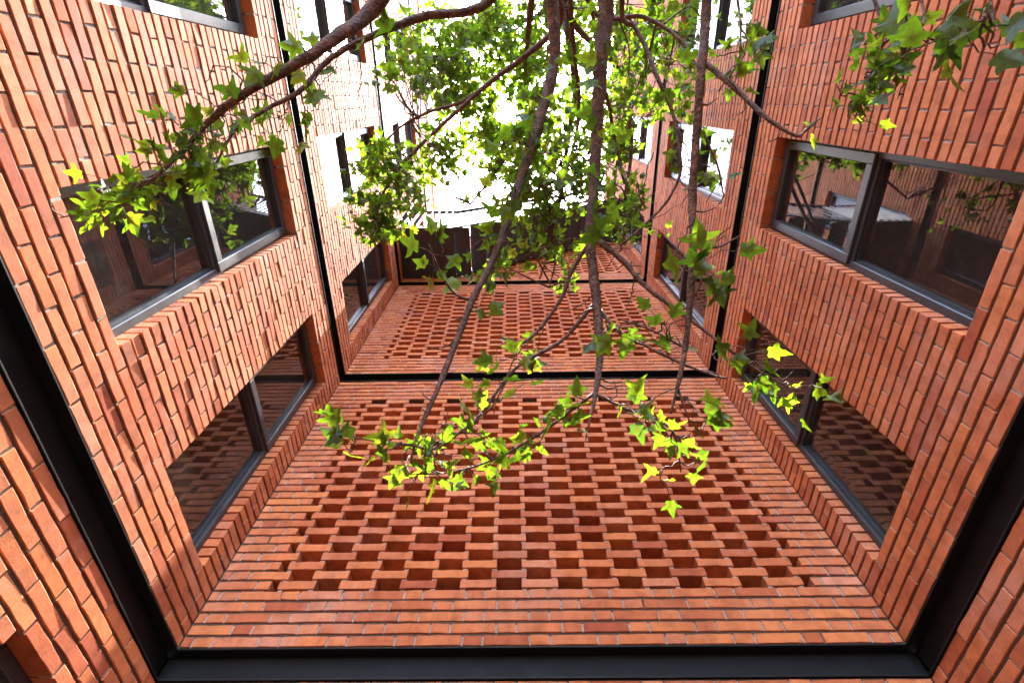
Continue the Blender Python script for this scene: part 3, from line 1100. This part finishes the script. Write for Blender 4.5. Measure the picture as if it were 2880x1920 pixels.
limb([(1085, 690, 2.6, 8), (1050, 678, 2.6, 7), (1018, 640, 2.6, 5), (1006, 612, 2.6, 4), (985, 560, 2.6, 2.5)], (), 1, [(0.55, 1.0, 3, 0.09, 1, 0.11)])
limb([(1590, 690, 2.0, 6), (1612, 640, 1.98, 5), (1600, 600, 1.95, 3)], (), 1, [(0.3, 1.0, 4, 0.10, 2, 0.105)])
limb([(1574, 800, 1.95, 6), (1500, 760, 1.95, 5), (1430, 735, 1.95, 4)], (), 2, [(0.2, 1.0, 4, 0.10, 1, 0.095)])
limb([(1556, 890, 1.9, 7), (1570, 930, 1.88, 5), (1585, 970, 1.86, 3)], (), 1, [(0.0, 1.0, 3, 0.06, 1, 0.085)])
# thin branch in front of the upper right wall
limb([(1428, 20, 3.0, 12), (1458, 62, 3.0, 11), (1486, 117, 2.95, 10), (1506, 170, 2.9, 10), (1545, 260, 2.85, 9), (1560, 345, 2.8, 8), (1562, 400, 2.8, 7), (1530, 465, 2.8, 6), (1474, 522, 2.8, 5), (1430, 560, 2.8, 4), (1428, 575, 2.8, 3)],
     [F1, A(0.6, -1.0, 4.75, 0.022)], 12, [(0.2, 0.6, 7, 0.2, 3, 0.09)])
limb([(2000, -20, 1.55, 8), (2018, 60, 1.5, 7), (2022, 132, 1.5, 6), (1992, 200, 1.5, 5), (1958, 252, 1.5, 3)], [F1, A(0.9, -1.1, 4.0, 0.02)], 3, [(0.25, 0.85, 13, 0.085, 4, 0.052)])
limb([(2110, -30, 1.25, 6), (2090, 40, 1.2, 5), (2080, 80, 1.2, 4)], [F1, A(0.95, -1.1, 3.7, 0.014)], 0, [(0.4, 1.0, 4, 0.07, 1, 0.085)])
limb([(2270, -40, 1.15, 6), (2262, 20, 1.12, 5), (2255, 60, 1.12, 3)], [F1, A(0.95, -1.2, 3.4, 0.014)], 0, [(0.5, 1.0, 3, 0.05, 1, 0.075)])
limb([(1690, -30, 2.6, 6), (1700, 60, 2.55, 5), (1695, 140, 2.5, 4), (1650, 210, 2.5, 3)], [F1, A(0.8, -1.1, 4.3, 0.012)], 2, [(0.15, 0.9, 7, 0.14, 3, 0.085)])
limb([(1618, 310, 2.1, 6), (1648, 380, 2.1, 5), (1660, 440, 2.1, 4), (1664, 452, 2.1, 2)], (), 4)

for tw in ([(1560, 300, 2.8), (1580, 360, 2.75), (1588, 420, 2.7), (1560, 480, 2.7)], [(1500, 350, 3.0), (1478, 420, 2.95), (1450, 500, 2.9), (1440, 520, 2.9)],
           [(1592, 500, 2.05), (1560, 560, 2.03), (1540, 600, 2.02), (1528, 622, 2.0)], [(1590, 600, 2.03), (1560, 640, 2.02), (1530, 655, 2.0)],
           [(1700, 40, 2.5), (1712, 110, 2.45), (1690, 180, 2.4), (1668, 240, 2.4)], [(2070, 60, 1.5), (2078, 140, 1.48), (2070, 205, 1.48), (2060, 228, 1.48)],
           [(1378, 560, 2.58), (1440, 556, 2.5), (1475, 520, 2.45), (1560, 470, 2.4)], [(1375, 650, 2.5), (1350, 690, 2.45), (1300, 712, 2.4), (1240, 700, 2.4)],
           [(1050, 780, 2.45), (1010, 800, 2.42), (985, 795, 2.4)], [(560, 215, 2.0), (545, 170, 1.98), (500, 150, 1.97), (470, 190, 1.96)],
           [(820, 100, 2.4), (830, 180, 2.4), (820, 230, 2.38)], [(1450, 600, 2.48), (1455, 660, 2.45), (1440, 700, 2.42), (1430, 720, 2.4)]):
    twig([pt(*q) for q in tw], 0.0042, 0.0016, 0, 0.05)

# upper crown
L6 = limb([(1290, 40, 4.0, 15), (1205, 130, 4.1, 13), (1125, 190, 4.2, 11), (1012, 290, 4.25, 9), (930, 372, 4.25, 8), (882, 440, 4.25, 6), (858, 520, 4.2, 5), (850, 570, 4.2, 3)], [F2, A(0.2, -0.9, 5.6, 0.035)], 8)
crown_paths = [L6]
crown_paths.append(limb([(1150, 170, 4.2, 11), (1065, 232, 4.3, 9), (985, 258, 4.35, 7), (926, 288, 4.4, 6), (880, 330, 4.4, 4)], (), 4))
crown_paths.append(limb([(1300, 60, 5.76, 16), (1320, 200, 6.24, 14), (1305, 320, 6.48, 11), (1290, 430, 6.48, 9), (1270, 540, 6.24, 6), (1240, 640, 6.00, 4)], [F3, A(0.3, -0.8, 6.2, 0.03)], 6))
crown_paths.append(limb([(1310, 40, 5.52, 14), (1420, 160, 5.64, 11), (1450, 300, 5.52, 9), (1440, 430, 5.28, 7), (1420, 540, 5.16, 5)], [F3], 5))
crown_paths.append(limb([(1250, 20, 6.00, 13), (1150, 60, 6.12, 11), (1050, 110, 6.00, 9), (950, 150, 5.88, 6)], [F3], 4))
crown_paths.append(limb([(1270, 130, 6.00, 13), (1220, 260, 6.24, 11), (1170, 350, 6.36, 9), (1120, 420, 6.24, 6), (1080, 470, 6.12, 4)], [F3], 4))
crown_paths.append(limb([(1350, 0, 3.8, 12), (1480, 40, 3.8, 10), (1560, 90, 3.7, 8), (1610, 170, 3.6, 5)], [F2], 4))
crown_paths.append(limb([(1330, 250, 3.6, 8), (1300, 400, 3.5, 7), (1270, 520, 3.4, 5.5), (1275, 600, 3.3, 4), (1262, 660, 3.25, 3)], [F2, A(0.35, -0.6, 5.2, 0.015)], 4))
crown_paths.append(limb([(1415, 330, 3.6, 7), (1440, 430, 3.5, 6), (1440, 520, 3.3, 4), (1425, 560, 3.3, 3)], [F2, A(0.45, -0.6, 5.1, 0.014)], 4))
ALLP = np.concatenate(crown_paths)

BLOBS = [(1010, 105, 85, 4.9, 150), (935, 160, 55, 4.8, 70), (1125, 130, 105, 5.1, 220), (1200, 50, 95, 5.2, 180), (1320, 60, 120, 5.0, 150),
         (1420, 90, 80, 4.6, 70), (1095, 275, 85, 5.2, 150), (1195, 300, 105, 5.2, 210), (1040, 190, 70, 5.0, 110), (1000, 370, 62, 4.5, 60), (880, 370, 55, 4.4, 70), (935, 440, 45, 4.3, 40),
         (862, 500, 50, 4.2, 75), (1300, 300, 120, 5.4, 150), (1300, 180, 110, 5.2, 130), (1420, 300, 80, 4.6, 80), (1200, 460, 70, 5.2, 60), (1170, 400, 80, 5.2, 60),
         (1270, 520, 85, 4.9, 95), (1400, 440, 75, 4.4, 90), (1440, 510, 50, 4.2, 60), (1330, 440, 90, 4.8, 100), (1180, 585, 40, 4.6, 26), (1275, 640, 32, 4.4, 20),
         (1500, 200, 75, 3.9, 60), (1580, 60, 60, 3.7, 40), (1470, 60, 70, 4.0, 45), (1260, 400, 100, 5.4, 90)]
for (u, v, r, d, cnt) in BLOBS:
    lsize = 0.076
    if v > 360 and u > 1040:
        d, lsize, cnt = 3.4, 0.058, int(cnt * 0.48)
    elif u > 985:
        d, lsize = d * 1.2, 0.088
    nt = max(2, cnt // 4)
    for i in range(nt):
        th, rr = rng.uniform(0, 6.283), r * math.sqrt(rng.uniform(0, 1))
        c = pt(u + rr * math.cos(th), v + rr * math.sin(th), d * (1 + rng.normal(0, 0.06)))
        j = int(np.argmin(((ALLP - c) ** 2).sum(1)))
        a = ALLP[j]
        dirv = rng.normal(0, 1, 3) * np.array([1, 1, 0.5]) + 0.9 * (c - a) / (np.linalg.norm(c - a) + 1e-6)
        dirv /= np.linalg.norm(dirv)
        e = c + dirv * rng.uniform(0.10, 0.20)
        if not inside(e, 0.2) or not inside(c, 0.2): continue
        m0 = (a + c) / 2 + rng.normal(0, 0.06, 3)
        tube(twigs, smooth_path([a, m0, c], 4), np.linspace(0.007, 0.0035, 9), 4, 0.05)
        twig([c - dirv * 0.10, c, e], 0.0035, 0.0018, int(rng.integers(8, 13)), lsize, 0.0, 4)

o = link('twigs', twigs.mesh('twigs', BARK, True), tree, TREE_BASE)
o['kind'] = 'stuff'

# the 300 leaves that show largest are single parts, the others one part
score = []
for i, (M, v) in enumerate(leaf_list):
    c = M[:3, 3] + M[:3, :3] @ np.array([0, 0.4, 0])
    q = project(c)
    s = -1
    if q and -40 < q[0] < 2920 and -40 < q[1] < 1960:
        s = np.linalg.norm(M[:3, 0]) / q[2] * (0.25 + abs(M[:3, 2] @ (c - np.array([0, 0, EYE]))) / np.linalg.norm(M[:3, 2]) / np.linalg.norm(c - np.array([0, 0, EYE])))
    score.append((s, i))
top = set(i for s, i in sorted(score, reverse=True)[:300])
V, Fc, T, VE = [], [], [], []
nv = 0
for i, (M, v) in enumerate(leaf_list):
    if i in top:
        link('leaf', LEAF_ME[v], tree, TREE_BASE, Matrix(M.tolist()))
    else:
        vs, fs, ve, tip = LEAVES[v]
        V.append(vs @ M[:3, :3].T + M[:3, 3])
        Fc.extend([tuple(k + nv for k in f) for f in fs])
        T.extend([random.random()] * len(fs))
        VE.extend(ve)
        nv += len(vs)
me = bpy.data.meshes.new('foliage')
me.from_pydata([tuple(p) for p in np.concatenate(V)], [], Fc)
me.materials.append(LEAF)
a = me.attributes.new('tint', 'FLOAT', 'FACE'); a.data.foreach_set('value', T)
a = me.attributes.new('vein', 'FLOAT', 'POINT'); a.data.foreach_set('value', VE)
me.polygons.foreach_set('use_smooth', [True] * len(me.polygons))
o = link('foliage', me, tree, TREE_BASE)
o['kind'] = 'stuff'
print('leaves', len(leaf_list), 'objects', len(bpy.data.objects))
